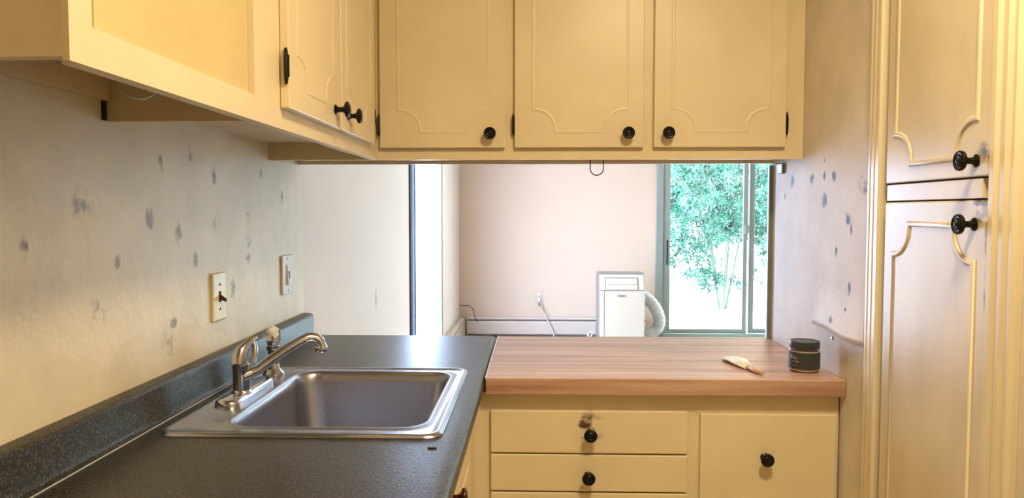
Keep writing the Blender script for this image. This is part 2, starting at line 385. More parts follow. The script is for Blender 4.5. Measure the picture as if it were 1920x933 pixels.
o = obj('door_handle', hd, 'black', lf, bevel=.003); o['label'] = 'dark pull handle'
obj('latch', MB().box(2.185, 2.235, YF-.012, YF+.004, 1.10, 1.19), 'alu', lf, bevel=.003)

# ================================================================== knobs and hinges (shared meshes)
def knob_mesh():
    return MB().lathe([(.0105,0),(.0115,.0015),(.0095,.003),(.0062,.006),(.0056,.014),(.0072,.019),(.0125,.0225),(.0168,.0245),(.0178,.0275),
                       (.0172,.0305),(.0150,.0318),(.0128,.0306),(.0112,.0306),(.0100,.0322),(.0084,.0330),(.0066,.0318),(.0052,.0318),(.0040,.0335),(.0001,.0345)], seg=24)
KNOB = knob_mesh().mesh('knob'); KNOB.materials.append(M['black'])
KNOB.polygons.foreach_set('use_smooth', [True]*len(KNOB.polygons)); KNOB.set_sharp_from_angle(angle=.7)
def knob(parent, loc, axis, scale=1.0):
    o = bpy.data.objects.new('knob', KNOB); COL.objects.link(o); o.location = loc; o.scale = (scale,)*3
    o.rotation_euler = Vector((0,0,1)).rotation_difference(Vector(axis)).to_euler(); o.parent = parent
    return o
def hinge(parent, c, horiz, out, h=.066, w=.010):
    """oval black leaf hinge; c centre, horiz = in-plane horizontal direction, out = outward normal"""
    c, u, n = Vector(c), Vector(horiz), Vector(out); loops = []
    for k, (s, d) in enumerate(((1, -.001), (1, .003), (.8, .0045))):
        loops.append([c + u*(w/2*s*math.cos(2*PI*i/20)) + Vector((0,0,1))*(h/2*s*math.copysign(abs(math.sin(2*PI*i/20))**.8, math.sin(2*PI*i/20))) + n*d for i in range(20)])
    m = MB().loft(loops, True, True); m.tube([c+n*.004-Vector((0,0,h*.3)), c+n*.004+Vector((0,0,h*.3))], .0035, 8)
    return obj('hinge', m, 'black', parent, smooth=True)

# ================================================================== wall cabinets
ZL, ZT = 1.480, ZC - .001      # lip and top
YPF, YPB = 2.18, 2.46
# ---- cabinet row above the peninsula
uc = thing('wall_cabinet', 'cream wall cabinet with three doors hanging over the wooden peninsula counter', 'cabinet', (0, YPF, ZL))
X0u, X1u = XL+.001, XR-.001
obj('body', MB().box(X0u, X1u, YPF+.02, YPB-.018, 1.527, ZT), 'inner', uc)
stiles = [(X0u, -.437), (-.097, -.047), (.300, .350), (.705, X1u)]
ff = MB()
ff.box(X0u, X1u, YPF, YPF+.02, ZL, 1.527); ff.box(X0u, X1u, YPF, YPF+.02, 2.36, ZT)
for a, b in stiles: ff.box(a, b, YPF, YPF+.02, 1.527, 2.36)
obj('face_frame', ff, 'cab', uc)
obj('back_rail', MB().box(X0u, X1u, YPB-.018, YPB, 1.484, ZT), 'cab', uc)
obj('light_strip', MB().box(-.45, X1u-.06, YPB-.075, YPB-.0185, 1.500, 1.527), 'inner', uc, bevel=.003)
def pen_door(x0, x1, kx, hx):
    y1, y0 = YPF-.0005, YPF-.018
    d = obj('door', MB().box(x0, x1, y0, y1, 1.513, 2.375), 'cab', uc, bevel=.0025)
    path = scoop(x0+.053, x1-.048, 1.558, 2.33, .058)
    obj('moulding', MB().bead(path, .010, .0015, lambda u, v, n: (u, y0-n, v)), 'cab', d, smooth=True, angle=.9)
    knob(d, (kx, y0, 1.552), (0,-1,0))
    hinge(d, (hx, YPF-.012, 1.580), (1,0,0), (0,-1,0), w=.009); hinge(d, (hx, YPF-.012, 2.28), (1,0,0), (0,-1,0), w=.009)
    return d
pen_door(-.449, -.086, -.129, -.4525)
pen_door(-.059, .311, .265, -.0625)
pen_door(.340, .714, .378, .7175)
# ---- two-door cabinet on the left wall
XF = -.4625
YA, YB = 1.34, YPF-.0005
lc = thing('wall_cabinet', 'cream two-door wall cabinet on the left wall above the sink, mushroom knobs side by side', 'cabinet', (XF, YA, ZL))
XB = XL+.001
obj('body', MB().box(XB, XF-.02, YA+.018, YB, 1.528, ZT), 'inner', lc)
obj('side_panel', MB().box(XB, XF-.02, YA, YA+.018, 1.493, ZT), 'inner', lc)
f2 = MB().box(XF-.02, XF, YA, YB, ZL, 1.528).box(XF-.02, XF, YA, YB, 2.36, ZT)
for a, b in ((YA, YA+.04), (1.69, 1.74), (2.10, YB)): f2.box(XF-.02, XF, a, b, 1.528, 2.36)
obj('face_frame', f2, 'cab', lc)
def left_door(y0, y1, ky, hy):
    x0, x1 = XF+.0005, XF+.018
    d = obj('door', MB().box(x0, x1, y0, y1, 1.517, 2.375), 'cab', lc, bevel=.0025)
    path = scoop(y0+.05, y1-.05, 1.563, 2.33, .055)
    obj('moulding', MB().bead(path, .010, .0016, lambda u, v, n: (x1+n, u, v)), 'cab', d, smooth=True, angle=.9)
    knob(d, (x1, ky, 1.556), (1,0,0))
    for hz in (1.592, 2.28): hinge(d, (XF+.012, hy, hz), (0,1,0), (1,0,0), w=.012)
left_door(1.322+.03, 1.705, 1.662, 1.349)
left_door(1.722, 2.075, 1.775, 2.079)
# ---- nearest cabinet on the left wall: open face frame with a plain inset panel
nc = thing('wall_cabinet', 'nearest cream wall cabinet at top left with a plain recessed panel and no knob', 'cabinet', (XF, .738, ZL))
YN = .738
obj('body', MB().box(XB, XF-.034, YN+.018, YA-.0005, 1.570, ZT), 'inner', nc)
obj('side_panel', MB().box(XB, XF-.0075, YN-.001, YN+.018, ZL+.004, ZT), 'inner', nc)
f3 = MB().box(XF-.0075, XF, YN-.001, YN+.018, ZL, ZT).box(XF-.02, XF, YN+.018, YA-.0005, ZL, 1.522).box(XF-.02, XF, YN+.018, YA-.0005, 2.36, ZT)
f3.box(XF-.02, XF, YN+.018, .777, 1.522, 2.36).box(XF-.02, XF, 1.230, YA-.0005, 1.522, 2.36)
obj('face_frame', f3, 'cab', nc)
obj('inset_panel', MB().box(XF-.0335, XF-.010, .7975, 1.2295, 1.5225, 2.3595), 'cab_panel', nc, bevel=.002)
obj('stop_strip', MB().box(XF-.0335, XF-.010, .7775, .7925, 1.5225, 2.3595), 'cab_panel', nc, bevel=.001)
obj('nailer', MB().box(XB, XL+.012, YN+.018, YA-.0005, 1.529, 1.5695), 'inner', nc, bevel=.001)
obj('bracket', MB().box(XB, XL+.004, YA-.012, YA-.001, 1.494, 1.528), 'dark', nc)  # plain dark block drawn for the dark gap in the wall corner
# bent wire bail under the nearest cabinet
pts = []
for i in range(17):
    a = PI*i/16; pts.append((-.664-.040*math.cos(a), 1.25, 1.5695-.050*math.sin(a)**.75 if 0 < i < 16 else 1.5695))
bail = tag(obj('wire_bail', MB().tube(pts, .0028, 8), 'chrome', smooth=True), 'thin shiny bent wire hanging under the nearest wall cabinet', 'wire hook')
# cup hook under the peninsula cabinet
pts = [(.197, 2.40, 1.4995), (.197, 2.40, 1.490)] + [(.197+.021*math.cos(a), 2.40, 1.468-.023*math.sin(a)) for a in [-.9+ (PI+1.0)*i/16 for i in range(17)]]
pts = [(.218, 2.40, 1.4995)] + [(.197+.021*math.cos(a), 2.40, 1.466-.021*math.sin(a)) for a in [ (PI)*i/18 for i in range(19)]] + [(.176, 2.40, 1.4995)]
tag(obj('cup_hook', MB().tube(pts, .0017, 8), 'black', smooth=True), 'dark round wire cup hook under the three-door cabinet', 'hook')
tag(obj('metal_bracket', MB().box(XR-.010, XR-.0005, 2.335, 2.375, 1.447, 1.4795).box(XR-.03, XR-.0005, 2.335, 2.375, 1.4765, 1.4795), 'alu', bevel=.002),
    'small grey metal bracket on the right wall under the cabinet corner', 'bracket')

# ================================================================== pantry on the right wall
pc = thing('pantry_cabinet', 'tall cream built-in pantry with two panelled doors in the right wall', 'pantry', (XR, 1.45, 0))
def casing(ya, yb):
    w = yb-ya
    prof = [(0,0),(0,.010),(.10,.016),(.20,.016),(.24,.009),(.34,.009),(.40,.019),(.56,.019),(.62,.011),(.70,.011),(.76,.022),(.95,.022),(1,.016),(1,0)]
    poly = [(ya+w*a, XR-.0005-b) for a, b in prof]
    return MB().prism(poly, lambda p, t: (p[1], p[0], t), 0.001, ZC-.001)
obj('casing', casing(1.728, 1.655), 'casing', pc)
obj('casing', casing(1.198, 1.262), 'casing', pc)
obj('frame_backing', MB().box(XR-.004, XR-.0005, 1.262, 1.655, .001, ZC-.001), 'dark', pc)
obj('stile', MB().box(XR-.007, XR-.0045, 1.262, 1.285, .001, ZC-.001), 'casing', pc)
obj('middle_rail', MB().box(XR-.016, XR-.0045, 1.2855, 1.628, 1.352, 1.386), 'pantry', pc, bevel=.001)
obj('foot_rail', MB().box(XR-.016, XR-.0045, 1.2855, 1.628, .002, .12), 'pantry', pc)
def pantry_door(z0, z1, m0, m1, kz, name='door'):
    x0 = .752
    d = obj('door', MB().box(x0, XR-.0048, 1.2635, 1.630, z0, z1), 'pantry', pc, bevel=.0025)
    path = scoop(1.302, 1.590, m0, m1, .058)
    obj('moulding', MB().bead(path, .012, .0034, lambda u, v, n: (x0-n, u, v)), 'pantry', d, smooth=True, angle=.9)
    knob(d, (x0, 1.302, kz), (-1,0,0), 1.0)
pantry_door(1.389, 2.30, 1.425, 2.25, 1.416)
pantry_door(.13, 1.349, .20, 1.305, 1.308)

# ================================================================== base cabinets and counters
ZK = .914
pb = thing('base_cabinet', 'cream base cabinet with two drawers and a square door under the wooden counter', 'cabinet', (.3, 1.88, 0))
obj('body', MB().box(-.155, .766, 1.905, 2.455, .0, .870), 'cab', pb)
fr = MB().box(-.155, .766, 1.885, 1.9045, .806, .870).box(-.155, -.105, 1.885, 1.9045, .0, .806).box(.382, .425, 1.885, 1.9045, .0, .806).box(.748, .766, 1.885, 1.9045, .0, .806)
fr.box(-.105, .382, 1.885, 1.9045, .0, .62).box(.425, .748, 1.885, 1.9045, .0, .62).box(-.105, .382, 1.885, 1.9045, .705, .725)
obj('face_frame', fr, 'cab', pb)
def front(nm, x0, x1, z0, z1, kx, kz, mt='cab'):
    d = obj(nm, MB().box(x0, x1, 1.872, 1.8848, z0, z1), mt, pb, bevel=.003)
    knob(d, (kx, 1.872, kz), (0,-1,0), .95)
    return d
front('drawer', -.112, .387, .7165, .826, .140, .769, 'cab_worn')
front('drawer', -.112, .387, .618, .7125, .136, .660)
front('door', .418, .757, .30, .821, .579, .712)
front('drawer', -.112, .387, .30, .614, .136, .46)

wt = thing('wood_countertop', 'brown butcher-block countertop on the peninsula', 'countertop', (.3, 1.85, .872))
obj('slab', MB().box(-.1235, .7685, 1.848, 2.480, .8715, ZK), 'wood', wt, bevel=.003)
obj('seam_strip', MB().box(-.1245, -.1210, 1.85, 2.478, ZK-.002, ZK+.0012), 'white_pl', wt)

# left run of base cabinets
XFB = -.165
lb = thing('base_cabinet', 'cream base cabinet under the dark laminate counter and sink', 'cabinet', (XFB, 1.0, 0))
LBY0, LBY1 = .22, 1.880
obj('body', MB().box(XL+.001, XFB-.02, LBY0, LBY1, .0, .70), 'cab', lb)
fb = MB().box(XFB-.0195, XFB, LBY0, LBY1, .845, .870).box(XFB-.0195, XFB, LBY0, LBY1, .0, .12)
for a, b in ((LBY0, .27), (.72, .77), (1.66, 1.70), (1.83, LBY1)): fb.box(XFB-.0195, XFB, a, b, .12, .845)
obj('face_frame', fb, 'cab', lb)
obj('end_panel', MB().box(XL+.001, XFB-.02, LBY0, LBY0+.018, .701, .870), 'cab', lb)
for (a, b, ky) in ((.255, .735, .5), (.755, 1.675, 1.262)):
    d = obj('drawer', MB().box(XFB+.0003, XFB+.016, a, b, .76, .862), 'cab', lb, bevel=.003)
    k = knob(d, (XFB+.016, ky, .836), (1,0,0)); 
    k.data = KNOB.copy(); k.data.materials[0] = M['bronze']
    obj('door', MB().box(XFB+.0003, XFB+.016, a, b, .10, .75), 'cab', lb, bevel=.003)
obj('door', MB().box(XFB+.0003, XFB+.016, 1.69, 1.845, .10, .862), 'cab', lb, bevel=.003)

# laminate counter with sink cut-out, rolled front edge and coved backsplash
XE0, XE1 = XL+.001, -.1255
HX0, HX1, HY0, HY1 = -.690, -.192, 1.362, 1.925
YC0, YC1 = .20, 2.480
lt = thing('laminate_countertop', 'dark grey speckled laminate counter with backsplash along the left wall', 'countertop', (-.45, 1.3, .872))
zb = .8715
def edge_profile(xl):
    pts = [(xl, zb), (XE1-.018, zb), (XE1-.010, zb+.002)]
    for i in range(9):
        a = -PI/2 + PI*i/8; pts.append((XE1-.012+.012*math.cos(a), (ZK+zb)/2+.001 + (ZK-zb-.006)/2*math.sin(a)))
    pts += [(XE1-.020, ZK-.0006), (XE1-.032, ZK), (xl, ZK)]
    return pts
fnY = lambda p, t: (p[0], t, p[1])
m = MB().prism(edge_profile(XE0), fnY, YC0, HY0).prism(edge_profile(HX1), fnY, HY0, HY1).prism(edge_profile(XE0), fnY, HY1, YC1)
m.prism([(XE0, zb), (HX0, zb), (HX0, ZK), (XE0, ZK)], fnY, HY0, HY1)
obj('top', m, 'laminate', lt, smooth=True, angle=.5)
XS = -.745
bp = [(XE0, ZK+.0003), (XS+.014, ZK+.0003), (XS+.008, ZK+.0012), (XS+.003, ZK+.005), (XS, ZK+.013), (XS, .974), (XS-.001, .981), (XS-.005, .986), (XS-.010, .988), (XE0, .989)]
obj('backsplash', MB().prism(bp, fnY, YC0, YC1), 'laminate', lt, smooth=True, angle=.5)
obj('caulk_line', MB().tube([(XS+.014, YC0+.01, ZK+.0008), (XS+.014, 1.34, ZK+.0008), (XS+.014, YC1-.01, ZK+.0008)], .0016, 6), 'print', lt, smooth=True)
tag(obj('paint_chip', MB().prism([(-.008,-.003),(.001,-.004),(.008,-.001),(.005,.003),(-.003,.002),(-.008,.003)], lambda p, t: (-.18+p[0], 1.289+p[1], t), ZK, ZK+.0018), 'dark'),
    'tiny dark chip lying on the laminate counter near the sink corner', 'chip')

# ---- sink
sk = thing('kitchen_sink', 'single-bowl stainless steel drop-in sink in the dark laminate counter', 'sink', (-.44, 1.64, ZK))
SX0, SX1, SY0, SY1 = -.706, -.172, 1.342, 1.942
BX0, BX1, BY0, BY1 = -.600, -.212, 1.397, 1.886
z = ZK
loops = [rrect(SX0, SX1, SY0, SY1, .034, z+.0006), rrect(SX0+.002, SX1-.002, SY0+.002, SY1-.002, .033, z+.0045), rrect(SX0+.007, SX1-.007, SY0+.007, SY1-.007, .030, z+.0068),
         rrect(SX0+.013, SX1-.013, SY0+.013, SY1-.013, .026, z+.0060), rrect(SX0+.017, SX1-.017, SY0+.017, SY1-.017, .024, z+.0036),
         rrect(BX0-.012, BX1+.012, BY0-.012, BY1+.012, .058, z+.0036), rrect(BX0-.006, BX1+.006, BY0-.006, BY1+.006, .056, z+.0056), rrect(BX0-.001, BX1+.001, BY0-.001, BY1+.001, .055, z+.0050),
         rrect(BX0+.003, BX1-.003, BY0+.003, BY1-.003, .054, z-.002), rrect(BX0+.006, BX1-.006, BY0+.006, BY1-.006, .054, z-.02), rrect(BX0+.013, BX1-.013, BY0+.013, BY1-.013, .056, z-.130),
         rrect(BX0+.020, BX1-.020, BY0+.020, BY1-.020, .056, z-.150), rrect(BX0+.034, BX1-.034, BY0+.034, BY1-.034, .052, z-.163), rrect(BX0+.055, BX1-.055, BY0+.055, BY1-.055, .045, z-.167)]
cxs, cys = (BX0+BX1)/2, (BY0+BY1)/2
def circ(r, zz):
    base = rrect(BX0+.055, BX1-.055, BY0+.055, BY1-.055, .045, zz); out = []
    for p in base:
        a = math.atan2(p[1]-cys, p[0]-cxs); out.append((cxs+r*math.cos(a), cys+r*math.sin(a), zz))
    return out
loops.append(circ(.046, z-.170))
obj('basin', MB().loft(loops, False, True), 'steel', sk, smooth=True, angle=1.1)
obj('drain', MB().lathe([(.044,0),(.044,.003),(.036,.0035),(.030,.001),(.001,.001)], (cxs, cys, z-.1695), (0,0,1), 28), 'chrome', sk, smooth=True)
# ---- faucet
ZS = ZK+.0038
fc = thing('kitchen_faucet', 'chrome single-lever kitchen faucet on the sink deck', 'faucet', (-.655, 1.65, ZS))
PX0, PX1, PY0, PY1 = -.683, -.629, 1.535, 1.785
obj('deck_plate', MB().loft([rrect(PX0, PX1, PY0, PY1, .0265, ZS), rrect(PX0, PX1, PY0, PY1, .0265, ZS+.006), rrect(PX0+.004, PX1-.004, PY0+.004, PY1-.004, .0225, ZS+.011), rrect(PX0+.010, PX1-.010, PY0+.010, PY1-.010, .0165, ZS+.0125)], True, True), 'chrome', fc, smooth=True, angle=.9)
bx, by = -.650, 1.62
obj('body', MB().lathe([(.022,0),(.0215,.004),(.0185,.008),(.0178,.040),(.0185,.058),(.0192,.060),(.0192,.064),(.0178,.066),(.012,.069)], (bx, by, ZS+.0105), (0,0,1), 28), 'chrome', fc, smooth=True)
zt = ZS+.0105+.066
# lever: a dome cap swept up into a tapering paddle
hp = [(bx-.004, by-.004, zt), (bx-.003, by-.002, zt+.014), (bx+.001, by+.003, zt+.028), (bx+.008, by+.016, zt+.040), (bx+.014, by+.030, zt+.047), (bx+.018, by+.042, zt+.050)]
obj('lever', MB().tube(hp, [.0195, .0195, .0165, .0115, .0095, .007], 18, .8), 'chrome', fc, smooth=True, angle=1.2)
obj('lever_grip', MB().tube([(bx+.018, by+.022, zt-.002), (bx+.020, by+.026, zt+.018), (bx+.019, by+.030, zt+.034), (bx+.016, by+.033, zt+.046)], [.0075, .0085, .007, .005], 12), 'chrome', fc, smooth=True, angle=1.2)
sp = [(bx+.010, by+.002, .968), (bx+.030, by+.016, .976), (bx+.052, by+.032, .994), (bx+.080, by+.050, 1.014), (bx+.108, by+.068, 1.031), (bx+.126, by+.080, 1.0385), (bx+.140, by+.088, 1.0375), (bx+.149, by+.092, 1.029), (bx+.1515, by+.093, 1.018)]
obj('spout', MB().tube(sp, [.013, .0125, .012, .0115, .0112, .0115, .012, .0125, .0125], 16), 'chrome', fc, smooth=True, angle=1.2)
obj('aerator', MB().lathe([(.0125,0),(.0138,.002),(.0138,.014),(.0128,.016),(.0128,.018)], (bx+.152, by+.0933, 1.003), (0.03,0.0,1), 22), 'chrome', fc, smooth=True)
obj('spout_collar', MB().tube([(bx+.004, by-.002, .9655), (bx+.018, by+.008, .970)], [.0155, .0150], 18), 'chrome', fc, smooth=True)
# ---- side sprayer
sx, sy = -.664, 1.862
ss = thing('side_sprayer', 'chrome and black side sprayer standing behind the faucet', 'sprayer', (sx, sy, ZS))
obj('base', MB().lathe([(.027,0),(.027,.003),(.022,.009),(.017,.014),(.015,.028)], (sx, sy, ZS), (0,0,1), 24), 'chrome', ss, smooth=True)
obj('neck', MB().lathe([(.0135,0),(.0128,.018),(.0120,.034)], (sx, sy, ZS+.0275), (0,0,1), 20), 'lid', ss, smooth=True)
obj('grip', MB().lathe([(.0145,0),(.0162,.003),(.0162,.011),(.0148,.013),(.0148,.021),(.0165,.023),(.0165,.034),(.0150,.037)], (sx, sy, ZS+.0612), (0,0,1), 22), 'chrome', ss, smooth=True)
obj('spray_head', MB().tube([(sx+.004, sy+.002, ZS+.096), (sx+.000, sy, ZS+.106), (sx-.008, sy-.004, ZS+.116)], [.0155, .0165, .0125], 18), 'white_pl', ss, smooth=True, angle=1.2)
obj('trigger', MB().box(sx+.012, sx+.020, sy-.004, sy+.004, ZS+.085, ZS+.113), 'chrome', ss, bevel=.003)

# ---- wall plates on the left wall
def plate(name, label, cat, y0, y1, z0, z1, m, kind):
    t = thing(name, label, cat, (XL, (y0+y1)/2, (z0+z1)/2)); yc, zc = (y0+y1)/2, (z0+z1)/2
    obj('plate', MB().box(XL+.0003, XL+.0075, y0, y1, z0, z1), m, t, bevel=.003)
    if kind == 'toggle':
        obj('toggle_slot', MB().box(XL+.0070, XL+.0082, yc-.006, yc+.006, zc-.013, zc+.013), 'dark', t)
        obj('toggle', MB().prism([(XL+.007, zc-.006), (XL+.007, zc+.006), (XL+.024, zc-.006), (XL+.023, zc-.013)], lambda p, s: (p[0], s, p[1]), yc-.0045, yc+.0045), 'bronze', t, bevel=.0015)
        for dz in (-.030, .030): obj('screw', MB().lathe([(.0032,0),(.0032,.0008),(.001,.0014)], (XL+.0075, yc, zc+dz), (1,0,0), 10), 'dark', t)
    else:
        obj('rocker_frame', MB().box(XL+.0070, XL+.0090, yc-.0175, yc+.0175, zc-.034, zc+.034), 'white_pl', t, bevel=.0015)
        obj('rocker', MB().prism([(XL+.0085, zc-.031), (XL+.0085, zc+.031), (XL+.0105, zc+.031), (XL+.0125, zc), (XL+.0145, zc-.031)], lambda p, s: (p[0], s, p[1]), yc-.0145, yc+.0145), m, t, bevel=.001)
        obj('indicator', MB().box(XL+.0105, XL+.0138, yc-.006, yc+.002, zc-.013, zc+.010), 'grey', t, bevel=.0006)
        for dz in (-.049, .049): obj('screw', MB().lathe([(.003,0),(.003,.0008),(.001,.0012)], (XL+.0075, yc, zc+dz), (1,0,0), 10), 'grey', t)
plate('light_switch', 'ivory toggle light switch on the stained left wall above the sink', 'switch', 1.762, 1.838, 1.063, 1.180, 'yellow_pl', 'toggle')
plate('rocker_switch', 'pale grey rocker switch near the end of the left wall', 'switch', 2.257, 2.352, 1.073, 1.194, 'grey_pl', 'rocker')

# ---- jar and wrapped brush on the wooden counter
jx, jy = .704, 1.957
jr = thing('jar', 'small clear jar with dark lid and dark label on the wooden counter', 'jar', (jx, jy, ZK))
obj('container', MB().lathe([(.034,0),(.0375,.003),(.0385,.006),(.0385,.058),(.036,.062),(.0345,.0635)], (jx, jy, ZK), (0,0,1), 36), 'jar_glass', jr, smooth=True, angle=.9)
obj('contents', MB().lathe([(.030,.0015),(.0355,.004),(.0360,.054),(.030,.0555)], (jx, jy, ZK), (0,0,1), 32), 'cream_fill', jr, smooth=True)
lid = obj('lid', MB().lathe([(.0352,.0605),(.0372,.0612),(.0378,.064),(.0378,.077),(.0368,.0795),(.0335,.0802),(.0325,.0790),(.001,.0788)], (jx, jy, ZK), (0,0,1), 40), 'lid', jr, smooth=True, angle=.7)
def band(r, a0, a1, z0, z1, n=20, th=.0006):
    m = MB(); lo = []
    for i in range(n+1):
        a = a0+(a1-a0)*i/n; c, s = math.cos(a), math.sin(a)
        lo.append([(jx+(r)*c, jy+r*s, ZK+z0), (jx+(r+th)*c, jy+(r+th)*s, ZK+z0), (jx+(r+th)*c, jy+(r+th)*s, ZK+z1), (jx+r*c, jy+r*s, ZK+z1)])
    return m.loft(lo, True, True)
lab = obj('label', band(.0386, PI*.93, PI*1.93, .010, .053, 30), 'label', jr, smooth=True, angle=.6)
pm = MB()
for a0, a1, z0, z1 in ((1.08,1.11,.036,.046),(1.12,1.13,.038,.045),(1.135,1.165,.037,.0395),(1.175,1.185,.036,.043),(1.19,1.215,.036,.038),(1.23,1.24,.037,.041),
                       (1.14,1.155,.029,.031),(1.165,1.18,.0285,.0315),(1.21,1.235,.0285,.0310),(1.24,1.26,.0285,.0315),(1.265,1.285,.0285,.031),(1.15,1.23,.0185,.0195)):
    b = band(.0392, PI*a0, PI*a1, z0, z1, 4, .0003); pm.add(b.v, b.f)
obj('label_print', pm, 'print', lab)
# wrapped brush: flat bag over bristles, then a bent handle
p0, p1 = Vector((.540, 2.094, ZK)), Vector((.578, 1.893, ZK)); dv = (p1-p0); Ld = dv.length; dv.normalize(); nv = Vector((-dv.y, dv.x, 0))
bt = thing('paintbrush', 'small brush in crinkled white plastic with pale wooden handle on the wooden counter', 'brush', tuple(p0))
loops = []
random.seed(3)
for t, w, h in ((0,.014,.004),(.03,.0215,.010),(.12,.0225,.015),(.25,.0215,.018),(.38,.0225,.019),(.50,.0215,.017),(.58,.0190,.013),(.62,.0140,.008)):
    c = p0+dv*Ld*t; lp = []
    for i in range(18):
        a = 2*PI*i/18; k = 1+random.uniform(-.10, .10)
        lp.append(c + nv*(w*k*math.cos(a)) + Vector((0,0,.0008+h/2+h/2*(math.sin(a) if math.sin(a) < 0 else math.sin(a)*k))))
    loops.append(lp)
obj('plastic_sleeve', MB().loft(loops, True, True), 'plastic_bag', bt, smooth=True, angle=.5)
hpts = [p0+dv*Ld*t + nv*o_ + Vector((0,0,zz)) for t, o_, zz in ((.55,0,.006),(.66,-.001,.006),(.74,-.003,.0065),(.83,-.004,.007),(.92,-.002,.0075),(1.0,.001,.0075))]
obj('handle', MB().tube(hpts, [.007,.0062,.0068,.0072,.0070,.0052], 12, .85), 'palewood', bt, smooth=True, angle=1.0)

# ================================================================== living room things
def heater(name, label, fn, length):
    """fn(s, d, z): s along the wall, d out from the wall"""
    t = thing(name, label, 'heater', fn(0, 0, 0), 'baseboard heaters')
    def P(nm, poly, m, s0=0, s1=length, bv=.002):
        return obj(nm, MB().prism(poly, lambda p, s: fn(s, p[0], p[1]), s0, s1), m, t, bevel=bv)
    P('back_plate', [(.001,.03),(.006,.03),(.006,.222),(.001,.222)], 'heater')
    P('top_cover', [(.0062,.206),(.030,.206),(.058,.196),(.066,.199),(.034,.222),(.0062,.222)], 'heater')
    P('fins', [(.010,.06),(.050,.06),(.050,.165),(.010,.165)], 'dark', .02, length-.02, 0)
    P('front_panel', [(.060,.045),(.070,.045),(.070,.165),(.066,.178),(.058,.182),(.056,.178),(.060,.162)], 'heater')
    for s in (0, length-.012): P('end_cap', [(.0065,.022),(.0695,.022),(.0695,.19),(.034,.204),(.0065,.204)], 'heater', s, s+.012)
    P('foot', [(.0065,0),(.05,0),(.05,.02),(.0065,.02)], 'dark', .02, length-.02, 0)
    return t
heater('baseboard_heater', 'long cream baseboard heater along the far wall below the outlet', lambda s, d, z: (-.715+s, YF-d, z), 1.88)
heater('baseboard_heater', 'baseboard heater on the left wall, running toward the far corner past the bright window', lambda s, d, z: (XV+d, YF-.085-s, z), 1.20)
# loose wire sticking out above the heater
def smooth_path(pts, n=6):
    P = [Vector(p) for p in pts]; P = [P[0]*2-P[1]] + P + [P[-1]*2-P[-2]]; out = []
    for i in range(1, len(P)-2):
        for k in range(n):
            t = k/n; a, b, c, d = P[i-1], P[i], P[i+1], P[i+2]
            out.append(.5*((2*b)+(-a+c)*t+(2*a-5*b+4*c-d)*t*t+(-a+3*b-3*c+d)*t**3))
    out.append(P[-2]); return out
tag(obj('loose_wire', MB().tube(smooth_path([(-.797,7.80,.350),(-.745,7.79,.340),(-.690,7.775,.342),(-.645,7.765,.30),(-.632,7.76,.232),(-.600,7.755,.170)]), .0045, 8), 'wire', smooth=True),
    'thin grey loose wire curling out of the corner above the heater', 'wire')
ot = thing('wall_outlet', 'white wall outlet with a plug low on the far wall', 'outlet', (.04, YF, .43))
obj('plate', MB().box(.005, .078, YF-.006, YF-.0003, .372, .490), 'heater', ot, bevel=.003)
for zc in (.455, .408): obj('socket', MB().lathe([(.017,0),(.017,.002),(.015,.003)], (.0415, YF-.006, zc), (0,-1,0), 18), 'grey_pl', ot, smooth=True)
cd = thing('power_cord', 'pale power cord hanging from the far wall outlet down to the floor', 'cord', (.04, YF-.03, .40))
obj('plug', MB().box(.025, .058, YF-.036, YF-.0095, .385, .428), 'grey_pl', cd, bevel=.006)
obj('cable', MB().tube(smooth_path([(.0415,YF-.022,.386),(.036,7.81,.345),(.062,7.785,.31),(.107,7.765,.241),(.150,7.755,.165),(.185,7.74,.08),(.22,7.70,.016),(.33,7.55,.008),(.45,7.42,.008),(.52,7.36,.05)]), .0075, 8), 'cord', cd, smooth=True)
obj('wall_loop', MB().tube(smooth_path([(.052,YF-.025,.386),(.070,7.80,.36),(.062,7.79,.325),(.045,7.79,.318),(.030,7.80,.345),(.033,7.81,.385)]), .006, 8), 'cord', cd, smooth=True)

# ---- portable air conditioner
AX0, AX1, AY0, AY1 = .602, 1.035, 7.0, 7.36
ac = thing('portable_air_conditioner', 'white portable air conditioner on the floor beside the patio door', 'air conditioner', (.82, 7.15, 0))
ysl = lambda z: AY0 if z < .59 else AY0 + .055*(z-.59)/.15
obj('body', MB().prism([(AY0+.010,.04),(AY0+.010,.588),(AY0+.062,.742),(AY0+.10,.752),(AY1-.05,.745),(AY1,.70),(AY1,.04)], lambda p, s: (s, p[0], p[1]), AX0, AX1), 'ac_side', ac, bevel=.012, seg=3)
obj('front_panel', MB().box(AX0+.055, AX1-.006, AY0-.004, AY0+.0095, .06, .584), 'ac_pl', ac, bevel=.006)
obj('corner_post', MB().box(AX0+.010, AX0+.052, AY0-.002, AY0+.0095, .06, .584), 'ac_pl', ac, bevel=.006)
sl = lambda u, v, n: (u, AY0+.010+.052*v/.154 - n*.947, .588+v - n*.32)
def slab(u0, u1, v0, v1, n0, n1):
    return MB().add([sl(u0,v0,n0),sl(u1,v0,n0),sl(u1,v1,n0),sl(u0,v1,n0),sl(u0,v0,n1),sl(u1,v0,n1),sl(u1,v1,n1),sl(u0,v1,n1)],
                    [(0,3,2,1),(4,5,6,7),(0,1,5,4),(1,2,6,5),(2,3,7,6),(3,0,4,7)])
obj('upper_panel', slab(AX0+.012, AX1-.010, .004, .146, .0005, .006), 'ac_pl', ac, bevel=.002)
obj('vent_recess', slab(.660, .972, .010, .122, .0062, .0075), 'grey', ac)
obj('vent_flap', slab(.666, .966, .062, .117, .0078, .014), 'ac_pl', ac, bevel=.002)
obj('vent_flap', slab(.666, .966, .014, .058, .0078, .012), 'ac_pl', ac, bevel=.002)
bm_ = MB()
